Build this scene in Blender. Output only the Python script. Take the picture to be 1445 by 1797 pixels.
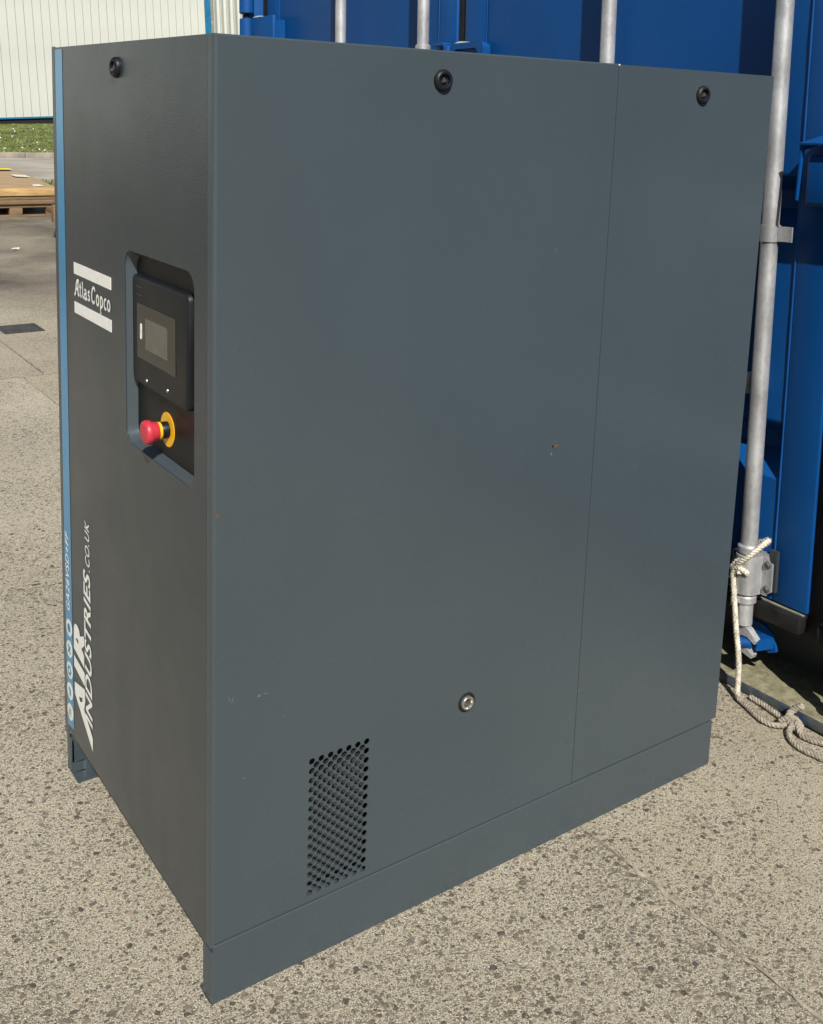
import bpy, bmesh, math, random
import numpy as np
from mathutils import Vector, Matrix
from mathutils.geometry import tessellate_polygon
R = math.radians
random.seed(7); rng = np.random.default_rng(7)
for o in list(bpy.data.objects): bpy.data.objects.remove(o)
scene = bpy.context.scene
COL = scene.collection

# ------------------------------------------------------------------ camera
cam = bpy.data.cameras.new('camera'); cam_o = bpy.data.objects.new('camera', cam); COL.objects.link(cam_o)
scene.camera = cam_o
FPX, U0, V0 = 1861.1, 727.4, 515.03
cam.sensor_fit = 'VERTICAL'; cam.sensor_height = 24.0; cam.sensor_width = 24.0 * 1445 / 1797
cam.lens = FPX / 1797 * 24.0
cam.shift_x = (722.5 - U0) / 1797; cam.shift_y = (V0 - 898.5) / 1797
cam.clip_start = 0.05; cam.clip_end = 1500
d = Vector((0.57016783, 0.80375573, -0.169957)).normalized()
right0 = d.cross(Vector((0, 0, 1))).normalized(); up0 = right0.cross(d)
roll = math.asin(0.03534 / math.cos(math.asin(-d.z)))
rgt = right0 * math.cos(roll) + up0 * math.sin(roll); up = rgt.cross(d)
cam_o.matrix_world = Matrix(((rgt.x, up.x, -d.x, -0.6517), (rgt.y, up.y, -d.y, -1.4334), (rgt.z, up.z, -d.z, 1.4898), (0, 0, 0, 1)))
scene.render.resolution_x = 823; scene.render.resolution_y = 1024

# ------------------------------------------------------------------ sky, sun, exposure
SUN_EL = R(43.0); SUN_AZ = math.atan2(-0.425, -0.905)          # azimuth as atan2(x, y)
world = bpy.data.worlds.new('World'); scene.world = world; world.use_nodes = True
wn = world.node_tree; bg = wn.nodes['Background']
sky = wn.nodes.new('ShaderNodeTexSky'); sky.sky_type = 'NISHITA'; sky.sun_disc = False
sky.sun_elevation = SUN_EL; sky.sun_rotation = SUN_AZ; sky.air_density = 1.0; sky.dust_density = 0.6; sky.ozone_density = 1.0
wn.links.new(sky.outputs['Color'], bg.inputs['Color']); bg.inputs['Strength'].default_value = 0.048
sl = bpy.data.lights.new('sun', 'SUN'); sl.energy = 5.0; sl.angle = R(0.53); sl.color = (1.0, 0.96, 0.90)
so = bpy.data.objects.new('sun', sl); COL.objects.link(so)
sdir = Vector((math.sin(SUN_AZ) * math.cos(SUN_EL), math.cos(SUN_AZ) * math.cos(SUN_EL), math.sin(SUN_EL)))
so.rotation_euler = sdir.to_track_quat('Z', 'Y').to_euler(); so.location = sdir * 20
vs = scene.view_settings
scene.display_settings.display_device = 'sRGB'
vs.view_transform = 'Standard'; vs.look = 'None'; vs.gamma = 1.0; vs.exposure = 0.39; vs.use_curve_mapping = False

# ------------------------------------------------------------------ helpers
def put(name, bm, mat, parent=None, smooth=False, label=None):
    me = bpy.data.meshes.new(name)
    if isinstance(bm, bmesh.types.BMesh):
        bmesh.ops.recalc_face_normals(bm, faces=bm.faces[:]); bm.to_mesh(me); bm.free()
    else:
        me.from_pydata(*bm); me.update()
    if smooth:
        me.polygons.foreach_set('use_smooth', [True] * len(me.polygons))
        if smooth is not True: me.set_sharp_from_angle(angle=R(smooth))
    me.materials.append(mat)
    o = bpy.data.objects.new(name, me); COL.objects.link(o)
    if parent: o.parent = parent
    if label: o['label'] = label
    return o
def empty(name, label, cat, loc=(0, 0, 0), group=None):
    o = bpy.data.objects.new(name, None); COL.objects.link(o); o.location = loc; o.empty_display_size = 0.1
    return tag(o, label, cat, group)
def tag(o, label, cat, group=None):
    o['label'] = label; o['category'] = cat
    if group: o['group'] = group
    return o
def new(): return bmesh.new()
def box(bm, x0, x1, y0, y1, z0, z1, bev=0, seg=2):
    b = bmesh.new()
    vs_ = [b.verts.new((x, y, z)) for x in (x0, x1) for y in (y0, y1) for z in (z0, z1)]
    for f in ((0, 1, 3, 2), (4, 6, 7, 5), (0, 4, 5, 1), (2, 3, 7, 6), (0, 2, 6, 4), (1, 5, 7, 3)): b.faces.new([vs_[i] for i in f])
    if bev: bmesh.ops.bevel(b, geom=b.edges[:], offset=bev, segments=seg, profile=0.5, affect='EDGES')
    merge(bm, b)
def merge(bm, b, mat=None):
    m = {}
    for v in b.verts: m[v] = bm.verts.new(mat @ v.co if mat else v.co)
    for f in b.faces:
        try: bm.faces.new([m[v] for v in f.verts])
        except ValueError: pass
    b.free()
def bxo(name, mat, parent, *a, bev=0, seg=2, label=None):
    bm = new(); box(bm, *a, bev=bev, seg=seg); return put(name, bm, mat, parent, 35 if bev else False, label)
def lathe(bm, prof, c, axis, n=32, cap0=True, cap1=True):
    """prof = [(t, r)], revolve about axis through c"""
    c = Vector(c); a = Vector(axis).normalized()
    u = a.orthogonal().normalized(); w = a.cross(u)
    rings = []
    for t, r in prof:
        rings.append([bm.verts.new(c + a * t + (u * math.cos(2 * math.pi * i / n) + w * math.sin(2 * math.pi * i / n)) * r) for i in range(n)])
    for A, B in zip(rings, rings[1:]):
        for i in range(n): bm.faces.new((A[i], A[(i + 1) % n], B[(i + 1) % n], B[i]))
    if cap0: bm.faces.new(rings[0][::-1])
    if cap1: bm.faces.new(rings[-1])
def latheo(name, mat, parent, prof, c, axis, n=32, cap0=True, cap1=True, ang=35):
    bm = new(); lathe(bm, prof, c, axis, n, cap0, cap1); return put(name, bm, mat, parent, ang)
def poly_holes(bm, outer, holes, to3):
    loops = [[Vector((p[0], p[1], 0)) for p in L] for L in [outer] + holes]
    flat = [p for L in loops for p in L]
    vv = [bm.verts.new(to3(p.x, p.y)) for p in flat]
    for t in tessellate_polygon(loops):
        try: bm.faces.new([vv[i] for i in t])
        except ValueError: pass
    out = []; k = 0
    for L in loops: out.append(vv[k:k + len(L)]); k += len(L)
    return out
def slab_holes(bm, outer, holes, to3a, to3b):
    A = poly_holes(bm, outer, holes, to3a); B = poly_holes(bm, outer, holes, to3b)
    for La, Lb in zip(A, B):
        n = len(La)
        for i in range(n): bm.faces.new((La[i], La[(i + 1) % n], Lb[(i + 1) % n], Lb[i]))
def rrect(a0, a1, b0, b1, r, n=6):
    P = []
    for cx, cy, s in ((a1 - r, b1 - r, 0), (a0 + r, b1 - r, 90), (a0 + r, b0 + r, 180), (a1 - r, b0 + r, 270)):
        for i in range(n + 1):
            t = R(s + 90 * i / n); P.append((cx + r * math.cos(t), cy + r * math.sin(t)))
    return P
def circle(cx, cy, r, n=24): return [(cx + r * math.cos(2 * math.pi * i / n), cy + r * math.sin(2 * math.pi * i / n)) for i in range(n)]
def catmull(P, step):
    P = [Vector(p) for p in P]; P = [P[0] * 2 - P[1]] + P + [P[-1] * 2 - P[-2]]; out = []
    for i in range(1, len(P) - 2):
        a, b, c, e = P[i - 1:i + 3]; n = max(2, int((c - b).length / step))
        for k in range(n):
            t = k / n
            out.append(0.5 * ((2 * b) + (c - a) * t + (2 * a - 5 * b + 4 * c - e) * t * t + (3 * b - a - 3 * c + e) * t ** 3))
    out.append(P[-2]); return out
def frames(P):
    T = [(P[min(i + 1, len(P) - 1)] - P[max(i - 1, 0)]).normalized() for i in range(len(P))]
    u = T[0].orthogonal().normalized(); F = []
    for t in T:
        u = (u - t * u.dot(t)).normalized(); F.append((u, t.cross(u)))
    return F
def tube(bm, P, r, n=10, cap=True):
    P = [Vector(p) for p in P]; F = frames(P); rings = []
    for i, (p, (u, w)) in enumerate(zip(P, F)):
        rr = r[i] if isinstance(r, (list, tuple)) else r
        rings.append([bm.verts.new(p + (u * math.cos(2 * math.pi * k / n) + w * math.sin(2 * math.pi * k / n)) * rr) for k in range(n)])
    for A, B in zip(rings, rings[1:]):
        for k in range(n): bm.faces.new((A[k], A[(k + 1) % n], B[(k + 1) % n], B[k]))
    if cap: bm.faces.new(rings[0][::-1]); bm.faces.new(rings[-1])
def prism(bm, pts, to3a, to3b):
    slab_holes(bm, pts, [], to3a, to3b)
def stroke(bm, pts, w, to3, closed=False):
    """flat ribbon along a 2-D polyline"""
    n = len(pts); P = [Vector((p[0], p[1])) for p in pts]; L = []; Rr = []
    for i in range(n):
        a = P[(i - 1) % n] if closed else P[max(i - 1, 0)]; b = P[(i + 1) % n] if closed else P[min(i + 1, n - 1)]
        t = (b - a).normalized(); nn = Vector((-t.y, t.x))
        ww = w[i] if isinstance(w, (list, tuple)) else w
        L.append(bm.verts.new(to3(*(P[i] + nn * ww / 2)))); Rr.append(bm.verts.new(to3(*(P[i] - nn * ww / 2))))
    for i in range(n if closed else n - 1):
        j = (i + 1) % n; bm.faces.new((L[i], L[j], Rr[j], Rr[i]))
def arc(cx, cy, rx, ry, a0, a1, n=10):
    return [(cx + rx * math.cos(R(a0 + (a1 - a0) * i / n)), cy + ry * math.sin(R(a0 + (a1 - a0) * i / n))) for i in range(n + 1)]
def text_mesh(txt, mat3, shear=0.0, offset=0.0, space=1.0):
    cu = bpy.data.curves.new('t', 'FONT'); cu.body = txt; cu.shear = shear; cu.offset = offset; cu.size = 1.0; cu.space_character = space
    cu.resolution_u = 4
    ob = bpy.data.objects.new('t', cu); COL.objects.link(ob)
    dg = bpy.context.evaluated_depsgraph_get(); me = ob.evaluated_get(dg).to_mesh()
    V = [v.co.copy() for v in me.vertices]; Fc = [list(p.vertices) for p in me.polygons]
    ob.evaluated_get(dg).to_mesh_clear(); bpy.data.objects.remove(ob); bpy.data.curves.remove(cu)
    x0 = min(v.x for v in V); x1 = max(v.x for v in V); y0 = min(v.y for v in V); y1 = max(v.y for v in V)
    return [mat3((v.x - x0) / (x1 - x0), (v.y - y0) / (y1 - y0)) for v in V], [], Fc

# ------------------------------------------------------------------ materials
class NT:
    def __init__(s, name):
        s.m = bpy.data.materials.new(name); s.m.use_nodes = True; s.n = s.m.node_tree; s.p = s.n.nodes['Principled BSDF']
    def node(s, t, **k):
        x = s.n.nodes.new(t)
        for a, b in k.items():
            if hasattr(x, a): setattr(x, a, b)
            else: x.inputs[a].default_value = b
        return x
    def link(s, a, b): s.n.links.new(a, b)
    def coord(s, kind='Object', scale=(1, 1, 1)):
        c = s.node('ShaderNodeTexCoord'); mp = s.node('ShaderNodeMapping'); mp.inputs['Scale'].default_value = scale
        s.link(c.outputs[kind], mp.inputs['Vector']); return mp.outputs['Vector']
    def noise(s, vec, scale, detail=4, rough=0.55, lo=0.35, hi=0.65, out='Fac'):
        n = s.node('ShaderNodeTexNoise'); n.inputs['Scale'].default_value = scale; n.inputs['Detail'].default_value = detail; n.inputs['Roughness'].default_value = rough
        s.link(vec, n.inputs['Vector'])
        if out == 'raw': return n.outputs['Fac']
        r = s.node('ShaderNodeMapRange'); r.inputs[1].default_value = lo; r.inputs[2].default_value = hi
        s.link(n.outputs['Fac'], r.inputs[0]); return r.outputs[0]
    def mix(s, fac, a, b, mode='MIX'):
        x = s.node('ShaderNodeMix'); x.data_type = 'RGBA'; x.blend_type = mode
        for sock, v in ((x.inputs[0], fac), (x.inputs[6], a), (x.inputs[7], b)):
            if isinstance(v, (int, float)): sock.default_value = v
            elif isinstance(v, (tuple, list)): sock.default_value = (*v[:3], 1)
            else: s.link(v, sock)
        return x.outputs[2]
    def math(s, op, a, b=0.0, c=0.0):
        x = s.node('ShaderNodeMath', operation=op)
        for i, v in enumerate((a, b, c)):
            if isinstance(v, (int, float)): x.inputs[i].default_value = v
            else: s.link(v, x.inputs[i])
        return x.outputs[0]
    def bump(s, h, strength=0.3, dist=0.001):
        b = s.node('ShaderNodeBump'); b.inputs['Strength'].default_value = strength; b.inputs['Distance'].default_value = dist
        s.link(h, b.inputs['Height']); s.link(b.outputs['Normal'], s.p.inputs['Normal']); return b
    def set(s, **k):
        for a, v in k.items():
            i = s.p.inputs[a.replace('_', ' ')]
            if isinstance(v, (int, float)): i.default_value = v
            elif isinstance(v, tuple): i.default_value = (*v[:3], 1)
            else: s.link(v, i)
        return s
def plain(name, col, rough=0.5, metal=0.0, spec=0.5, var=0.12, vscale=8.0, bump=0.0, bscale=300.0, bdist=0.0005):
    t = NT(name); v = t.coord()
    n = t.noise(v, vscale, 5)
    c = t.mix(n, tuple(x * (1 - var) for x in col), tuple(min(1, x * (1 + var)) for x in col))
    t.set(Base_Color=c, Metallic=metal, Specular_IOR_Level=spec)
    rr = t.node('ShaderNodeMapRange'); rr.inputs[3].default_value = max(0, rough - 0.06); rr.inputs[4].default_value = min(1, rough + 0.06)
    t.link(n, rr.inputs[0]); t.link(rr.outputs[0], t.p.inputs['Roughness'])
    if bump: t.bump(t.noise(v, bscale, 3, out='raw'), bump, bdist)
    return t.m

def powder(name, col, rough, bs, bd, dirt=True, gs=520.0, spec=0.5, coat=0.0):
    t = NT(name); v = t.coord()
    big = t.noise(v, 2.2, 4, lo=0.3, hi=0.7)
    c = t.mix(big, tuple(x * 0.95 for x in col), tuple(x * 1.05 for x in col))
    if dirt:
        sp = t.noise(v, 240.0, 2, lo=0.735, hi=0.78); c = t.mix(t.math('MULTIPLY', sp, 0.22), c, (0.30, 0.28, 0.24))
    sm_ = t.noise(v, 4.0, 5, 0.55, lo=0.25, hi=0.75)
    rm = t.node('ShaderNodeMapRange'); rm.inputs[3].default_value = rough - 0.05; rm.inputs[4].default_value = rough + 0.10; t.link(sm_, rm.inputs[0])
    t.set(Base_Color=c, Roughness=rm.outputs[0], Specular_IOR_Level=spec)
    g = t.noise(v, gs, 2, out='raw'); wv = t.noise(v, 5.0, 2, out='raw')
    h = t.math('ADD', g, t.math('MULTIPLY', wv, 3.2))
    b = t.bump(h, bs, bd)
    if coat:
        t.set(Coat_Weight=coat, Coat_Roughness=0.05); t.link(b.outputs['Normal'], t.p.inputs['Coat Normal'])
    return t.m
M = {}
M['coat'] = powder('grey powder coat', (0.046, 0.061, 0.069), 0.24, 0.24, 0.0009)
M['coat_dark'] = powder('dark grey sheet', (0.03, 0.035, 0.038), 0.5, 0.2, 0.001, False)
M['stripe'] = powder('blue vinyl', (0.001, 0.215, 0.44), 0.35, 0.42, 0.0008, False, 380.0, 0.25, 0.9)
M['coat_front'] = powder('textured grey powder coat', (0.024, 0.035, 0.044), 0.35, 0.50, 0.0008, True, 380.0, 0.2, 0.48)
M['white'] = plain('white vinyl', (0.78, 0.77, 0.72), 0.45, var=0.05, vscale=40)
M['icon_white'] = plain('ivory vinyl', (0.70, 0.72, 0.62), 0.45, var=0.05, vscale=40)
M['icon_blue'] = plain('icon blue', (0.02, 0.17, 0.36), 0.4)
M['black'] = plain('black plastic', (0.007, 0.008, 0.010), 0.45, spec=0.3, var=0.1, bump=0.12, bscale=900)
M['black_matt'] = plain('black recess plate', (0.005, 0.005, 0.006), 0.45, spec=0.25, var=0.1, bump=0.15, bscale=800)
M['void'] = plain('dark lining', (0.01, 0.01, 0.011), 0.9)
M['foam'] = plain('dark inner baffle', (0.022, 0.025, 0.025), 0.8)
M['glass'] = plain('display glass', (0.026, 0.024, 0.020), 0.18, var=0.35, vscale=160)
M['screen'] = plain('display screen', (0.105, 0.098, 0.082), 0.24, var=0.12, vscale=30)
M['red'] = plain('red plastic', (0.46, 0.030, 0.050), 0.42, var=0.05)
M['yellow'] = plain('yellow plastic', (0.80, 0.42, 0.01), 0.45, var=0.05)
M['steel'] = plain('bright steel', (0.55, 0.54, 0.50), 0.3, metal=0.9)
M['rust'] = plain('rust chip', (0.10, 0.052, 0.026), 0.8, var=0.5, vscale=400)
M['pale'] = plain('pale paint chip', (0.55, 0.62, 0.62), 0.7, var=0.2, vscale=200)
M['scuff'] = plain('grey scuff', (0.10, 0.12, 0.13), 0.6, var=0.2, vscale=300)

def blue_paint():
    t = NT('container blue paint'); v = t.coord()
    big = t.noise(v, 1.3, 5, lo=0.3, hi=0.7)
    c = t.mix(big, (0.0008, 0.045, 0.172), (0.0012, 0.061, 0.222))
    ch = t.noise(t.coord(scale=(1, 1, 0.6)), 30.0, 8, 0.7, lo=0.66, hi=0.74); c = t.mix(t.math('MULTIPLY', ch, 0.35), c, (0.06, 0.16, 0.27))
    sp = t.noise(v, 95.0, 3, lo=0.77, hi=0.80); c = t.mix(t.math('MULTIPLY', sp, 0.8), c, (0.40, 0.40, 0.34))
    ru = t.noise(v, 14.0, 6, 0.7, lo=0.70, hi=0.76); c = t.mix(t.math('MULTIPLY', ru, 0.55), c, (0.16, 0.13, 0.06))
    t.set(Base_Color=c, Specular_IOR_Level=0.28)
    rr = t.node('ShaderNodeMapRange'); rr.inputs[3].default_value = 0.40; rr.inputs[4].default_value = 0.58; t.link(big, rr.inputs[0]); t.link(rr.outputs[0], t.p.inputs['Roughness'])
    t.bump(t.noise(v, 45.0, 3, out='raw'), 0.10, 0.004); return t.m
M['blue'] = blue_paint()
def galv():
    t = NT('galvanised steel'); v = t.coord(scale=(1, 1, 0.5))
    vo = t.node('ShaderNodeTexVoronoi'); vo.inputs['Scale'].default_value = 170; t.link(v, vo.inputs['Vector'])
    n = t.noise(t.coord(), 9.0, 6, lo=0.3, hi=0.7)
    c = t.mix(n, (0.30, 0.318, 0.33), (0.55, 0.57, 0.58)); c = t.mix(0.14, c, vo.outputs['Color'], 'OVERLAY')
    bw = t.node('ShaderNodeHueSaturation'); bw.inputs['Saturation'].default_value = 0.12; t.link(c, bw.inputs['Color'])
    t.set(Base_Color=bw.outputs[0], Metallic=0.55, Roughness=0.42)
    t.bump(t.noise(t.coord(), 260.0, 3, out='raw'), 0.25, 0.001); return t.m
M['galv'] = galv()
M['rubber'] = plain('black rubber', (0.010, 0.0095, 0.009), 0.6, spec=0.25, var=0.5, vscale=14, bump=0.3, bscale=60, bdist=0.002)
def dusty_sill():
    t = NT('dusty sill paint'); v = t.coord()
    c = t.mix(t.noise(v, 7.0, 6, 0.65, lo=0.32, hi=0.6), (0.01, 0.07, 0.20), (0.16, 0.15, 0.085))
    g = t.node('ShaderNodeNewGeometry'); sx = t.node('ShaderNodeSeparateXYZ'); t.link(g.outputs['True Normal'], sx.inputs[0])
    upm = t.math('GREATER_THAN', sx.outputs[2], 0.6)
    dust = t.mix(t.noise(v, 40.0, 6, 0.7), (0.13, 0.12, 0.07), (0.27, 0.25, 0.16))
    bl = t.mix(t.noise(v, 18.0, 6, 0.7, lo=0.38, hi=0.65), (0.010, 0.035, 0.085), (0.085, 0.085, 0.065))
    t.set(Base_Color=t.mix(upm, bl, dust), Roughness=0.75); t.bump(t.noise(v, 90.0, 4, out='raw'), 0.3, 0.002); return t.m
M['sill'] = dusty_sill()

def concrete(name, matrix, stones, cover, dirt, dark, seed, patch=None):
    t = NT(name); v = v0 = t.coord()
    mp = t.node('ShaderNodeMapping'); mp.inputs['Location'].default_value = (seed, seed * 0.7, 0); t.link(v, mp.inputs['Vector']); v = mp.outputs['Vector']
    warp = t.node('ShaderNodeTexNoise'); warp.inputs['Scale'].default_value = 70; warp.inputs['Detail'].default_value = 2; t.link(v, warp.inputs['Vector'])
    w2 = t.node('ShaderNodeVectorMath', operation='MULTIPLY_ADD'); t.link(warp.outputs['Color'], w2.inputs[0]); w2.inputs[1].default_value = (0.008, 0.008, 0.0); t.link(v, w2.inputs[2])
    fine = t.noise(v, 400.0, 5, 0.8, lo=0.37, hi=0.58)
    col = t.mix(fine, tuple(x * 0.20 for x in matrix), tuple(x * 1.26 for x in matrix))
    hsum = t.math('MULTIPLY', fine, 0.35)
    patchy = t.noise(v, 1.7, 4, 0.6, lo=0.30, hi=0.70)
    for sc, cov, k in ((80.0, cover * 0.36, 0.9), (165.0, cover * 0.9, 0.8), (330.0, cover * 1.3, 0.85)):
        vo = t.node('ShaderNodeTexVoronoi'); vo.feature = 'F1'; vo.voronoi_dimensions = '2D'; vo.inputs['Scale'].default_value = sc; t.link(w2.outputs[0], vo.inputs['Vector'])
        sep = t.node('ShaderNodeSeparateColor'); t.link(vo.outputs['Color'], sep.inputs[0])
        # stone radius grows with the cell's random value, most cells stay bare
        rad = t.math('MULTIPLY', t.math('MAXIMUM', t.math('SUBTRACT', sep.outputs[0], 1 - cov), 0.0), 0.42 / cov * 1.35)
        rad = t.math('MULTIPLY', rad, t.math('ADD', t.math('MULTIPLY', patchy, 0.75), 0.62))
        mk = t.node('ShaderNodeMapRange'); mk.interpolation_type = 'SMOOTHSTEP'; mk.inputs[1].default_value = 0.06; mk.inputs[2].default_value = -0.02; t.link(t.math('SUBTRACT', vo.outputs['Distance'], rad), mk.inputs[0])
        ramp = t.node('ShaderNodeValToRGB'); ramp.color_ramp.interpolation = 'LINEAR'
        cr = ramp.color_ramp.elements; cr[0].position = 0.0; cr[0].color = (*stones[0], 1); cr[1].position = 1.0; cr[1].color = (*stones[-1], 1)
        for i, sc_ in enumerate(stones[1:-1]): e = cr.new((i + 1) / (len(stones) - 1)); e.color = (*sc_, 1)
        t.link(sep.outputs[1], ramp.inputs[0])
        col = t.mix(t.math('MULTIPLY', mk.outputs[0], k), col, ramp.outputs[0])
        hsum = t.math('ADD', hsum, t.math('MULTIPLY', mk.outputs[0], 0.5))
    big = t.noise(v, 0.9, 6, 0.6, lo=0.40, hi=0.72)
    col = t.mix(t.math('MULTIPLY', big, dirt), col, dark)
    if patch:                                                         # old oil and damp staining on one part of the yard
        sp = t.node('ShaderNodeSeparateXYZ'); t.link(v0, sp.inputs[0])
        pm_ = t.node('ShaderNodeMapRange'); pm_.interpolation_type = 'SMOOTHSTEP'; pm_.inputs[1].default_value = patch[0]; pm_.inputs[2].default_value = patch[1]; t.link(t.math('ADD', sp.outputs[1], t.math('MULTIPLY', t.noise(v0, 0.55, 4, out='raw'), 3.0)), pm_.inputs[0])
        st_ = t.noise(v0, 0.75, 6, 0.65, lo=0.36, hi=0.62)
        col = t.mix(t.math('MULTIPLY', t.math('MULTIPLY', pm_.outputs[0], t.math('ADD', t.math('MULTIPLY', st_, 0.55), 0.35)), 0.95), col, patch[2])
    med = t.noise(v, 5.0, 5, 0.6, lo=0.42, hi=0.75)
    col = t.mix(t.math('MULTIPLY', med, dirt * 0.6), col, tuple(x * 1.3 for x in dark))
    t.set(Base_Color=col, Roughness=0.88, Specular_IOR_Level=0.3)
    t.bump(hsum, 0.9, 0.005); return t.m
ST = [(0.035, 0.032, 0.03), (0.15, 0.12, 0.085), (0.27, 0.23, 0.165), (0.10, 0.092, 0.08), (0.36, 0.31, 0.225), (0.19, 0.155, 0.11)]
M['conc'] = concrete('exposed aggregate concrete', (0.74, 0.665, 0.51), ST, 0.55, 0.16, (0.22, 0.185, 0.125), 0)
M['conc2'] = concrete('worn fine concrete', (0.685, 0.61, 0.455), ST, 0.42, 0.24, (0.20, 0.165, 0.10), 5)
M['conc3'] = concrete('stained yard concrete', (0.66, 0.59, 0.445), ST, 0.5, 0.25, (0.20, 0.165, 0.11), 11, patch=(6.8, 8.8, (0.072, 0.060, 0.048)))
M['joint'] = plain('joint sealant', (0.24, 0.205, 0.155), 0.9, var=0.5, vscale=30, bump=0.6, bscale=60, bdist=0.004)
M['asphalt'] = plain('pale worn asphalt', (0.30, 0.275, 0.225), 0.9, var=0.25, vscale=0.7, bump=0.4, bscale=60)
M['soil'] = plain('yard subsoil', (0.12, 0.10, 0.075), 0.95, var=0.3, vscale=0.5)
M['kerb'] = plain('kerb concrete', (0.23, 0.20, 0.16), 0.9, var=0.3, vscale=3)
M['iron'] = plain('cast iron', (0.045, 0.042, 0.04), 0.6, var=0.3, vscale=30, bump=0.3, bscale=120)
M['turf'] = plain('turf', (0.10, 0.12, 0.025), 0.95, var=0.5, vscale=1.2, bump=0.5, bscale=30, bdist=0.02)
M['cream'] = plain('cream cladding', (0.50, 0.51, 0.47), 0.45, var=0.04, vscale=0.6)
M['trimblue'] = plain('blue trim', (0.008, 0.13, 0.26), 0.4)
M['plinth'] = plain('dark brick plinth', (0.012, 0.008, 0.007), 0.95)
M['petal'] = plain('daisy white', (0.75, 0.75, 0.68), 0.7)
def wood(name, col, sc=(6, 60, 60)):
    t = NT(name); v = t.coord(scale=sc)
    n = t.noise(v, 1.0, 6, 0.6, lo=0.3, hi=0.7); b = t.noise(t.coord(), 3.0, 3, lo=0.3, hi=0.7)
    c = t.mix(n, tuple(x * 0.6 for x in col), tuple(x * 1.2 for x in col)); c = t.mix(t.math('MULTIPLY', b, 0.35), c, tuple(x * 0.55 for x in col))
    t.set(Base_Color=c, Roughness=0.8); t.bump(n, 0.3, 0.003); return t.m
M['wood'] = wood('weathered pallet wood', (0.21, 0.135, 0.07))
M['beam'] = wood('fresh timber', (0.52, 0.34, 0.14))
M['ply'] = wood('plywood sheet', (0.40, 0.28, 0.15), (2, 14, 14))
M['lemon'] = plain('lemon strap', (0.72, 0.58, 0.03), 0.6)
M['paper'] = plain('white paper', (0.58, 0.56, 0.50), 0.8, var=0.2, vscale=30)
M['rope_dirty'] = plain('dirty rope', (0.31, 0.27, 0.21), 0.95, var=0.3, vscale=50, bump=0.6, bscale=900, bdist=0.001)
M['rope'] = plain('sun bleached rope', (0.54, 0.50, 0.41), 0.95, var=0.25, vscale=60, bump=0.6, bscale=900, bdist=0.001)

# ------------------------------------------------------------------ ground
def sm(t): t = min(1, max(0, t)); return t * t * (3 - 2 * t)
def dip(x, y):   # the slab falls away slightly towards the container's far end
    return -0.03 * max(0.0, y - 0.25) * sm((x - 1.25) / 0.3) * (1 - sm((y - 3.3) / 0.8))
g = new(); v4 = [g.verts.new(p) for p in ((-600, -600, -0.16), (600, -600, -0.16), (600, 600, -0.16), (-600, 600, -0.16))]; g.faces.new(v4)
ground = put('ground', g, M['soil']); ground['kind'] = 'structure'
def slab(name, mat, xs, ys):
    V = []; F = []; nx, ny = len(xs), len(ys)
    for y in ys:
        for x in xs: V.append((x, y, dip(x, y)))
    F = [(j * nx + i, j * nx + i + 1, (j + 1) * nx + i + 1, (j + 1) * nx + i) for j in range(ny - 1) for i in range(nx - 1)]
    rim = [i for i in range(nx)] + [j * nx + nx - 1 for j in range(1, ny)] + [(ny - 1) * nx + i for i in range(nx - 2, -1, -1)] + [j * nx for j in range(ny - 2, 0, -1)]
    off = len(V)
    for i in rim: V.append((V[i][0], V[i][1], V[i][2] - 0.12))
    for k in range(len(rim)):
        k2 = (k + 1) % len(rim); F.append((rim[k], off + k, off + k2, rim[k2]))
    o = put(name, (V, [], F), mat, ground); return o
lin = lambda a, b, n: [a + (b - a) * i / n for i in range(n + 1)]
slabA = slab('concrete_slab', M['conc'], [-5.2, 0.8475], [-5.2, 4.296])
slabB = slab('concrete_slab', M['conc2'], [0.8525, 1.1] + lin(1.25, 1.6, 7) + [2.2, 4, 7.0], [-5.2, 0.0] + lin(0.25, 4.296, 24))
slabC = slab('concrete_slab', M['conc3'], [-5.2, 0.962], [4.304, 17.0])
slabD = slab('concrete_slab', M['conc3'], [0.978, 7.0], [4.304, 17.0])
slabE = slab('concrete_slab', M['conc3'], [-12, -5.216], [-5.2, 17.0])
# sealant in the joints, slightly uneven
def joint(p0, p1, w, z):
    bm = new(); n = 500; A = Vector(p0); B = Vector(p1); t = (B - A).normalized(); nn = Vector((-t.y, t.x, 0)); L = []; Q = []; C_ = []
    for i in range(n + 1):
        p = A.lerp(B, i / n); j = random.uniform(-0.0025, 0.0025)
        L.append(bm.verts.new(p + nn * (w / 2 + random.uniform(-0.0025, 0.005)) + Vector((0, 0, z)))); Q.append(bm.verts.new(p - nn * (w / 2 + random.uniform(-0.0025, 0.005)) + Vector((0, 0, z))))
        C_.append(bm.verts.new(p + nn * j + Vector((0, 0, z - 0.002 + random.uniform(-0.002, 0.003)))))
    for i in range(n): bm.faces.new((L[i], L[i + 1], C_[i + 1], C_[i])); bm.faces.new((C_[i], C_[i + 1], Q[i + 1], Q[i]))
    return put('joint_sealant', bm, M['joint'], ground)
joint((0.85, -5.2, 0), (0.85, 4.3, 0), 0.006, 0.0012)
joint((0.97, 4.305, 0), (0.97, 17, 0), 0.010, 0.0012)
joint((-5.2, 4.3, 0), (0.84, 4.3, 0), 0.010, 0.0012); joint((0.87, 4.3, 0), (7, 4.3, 0), 0.010, 0.0012)

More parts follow.
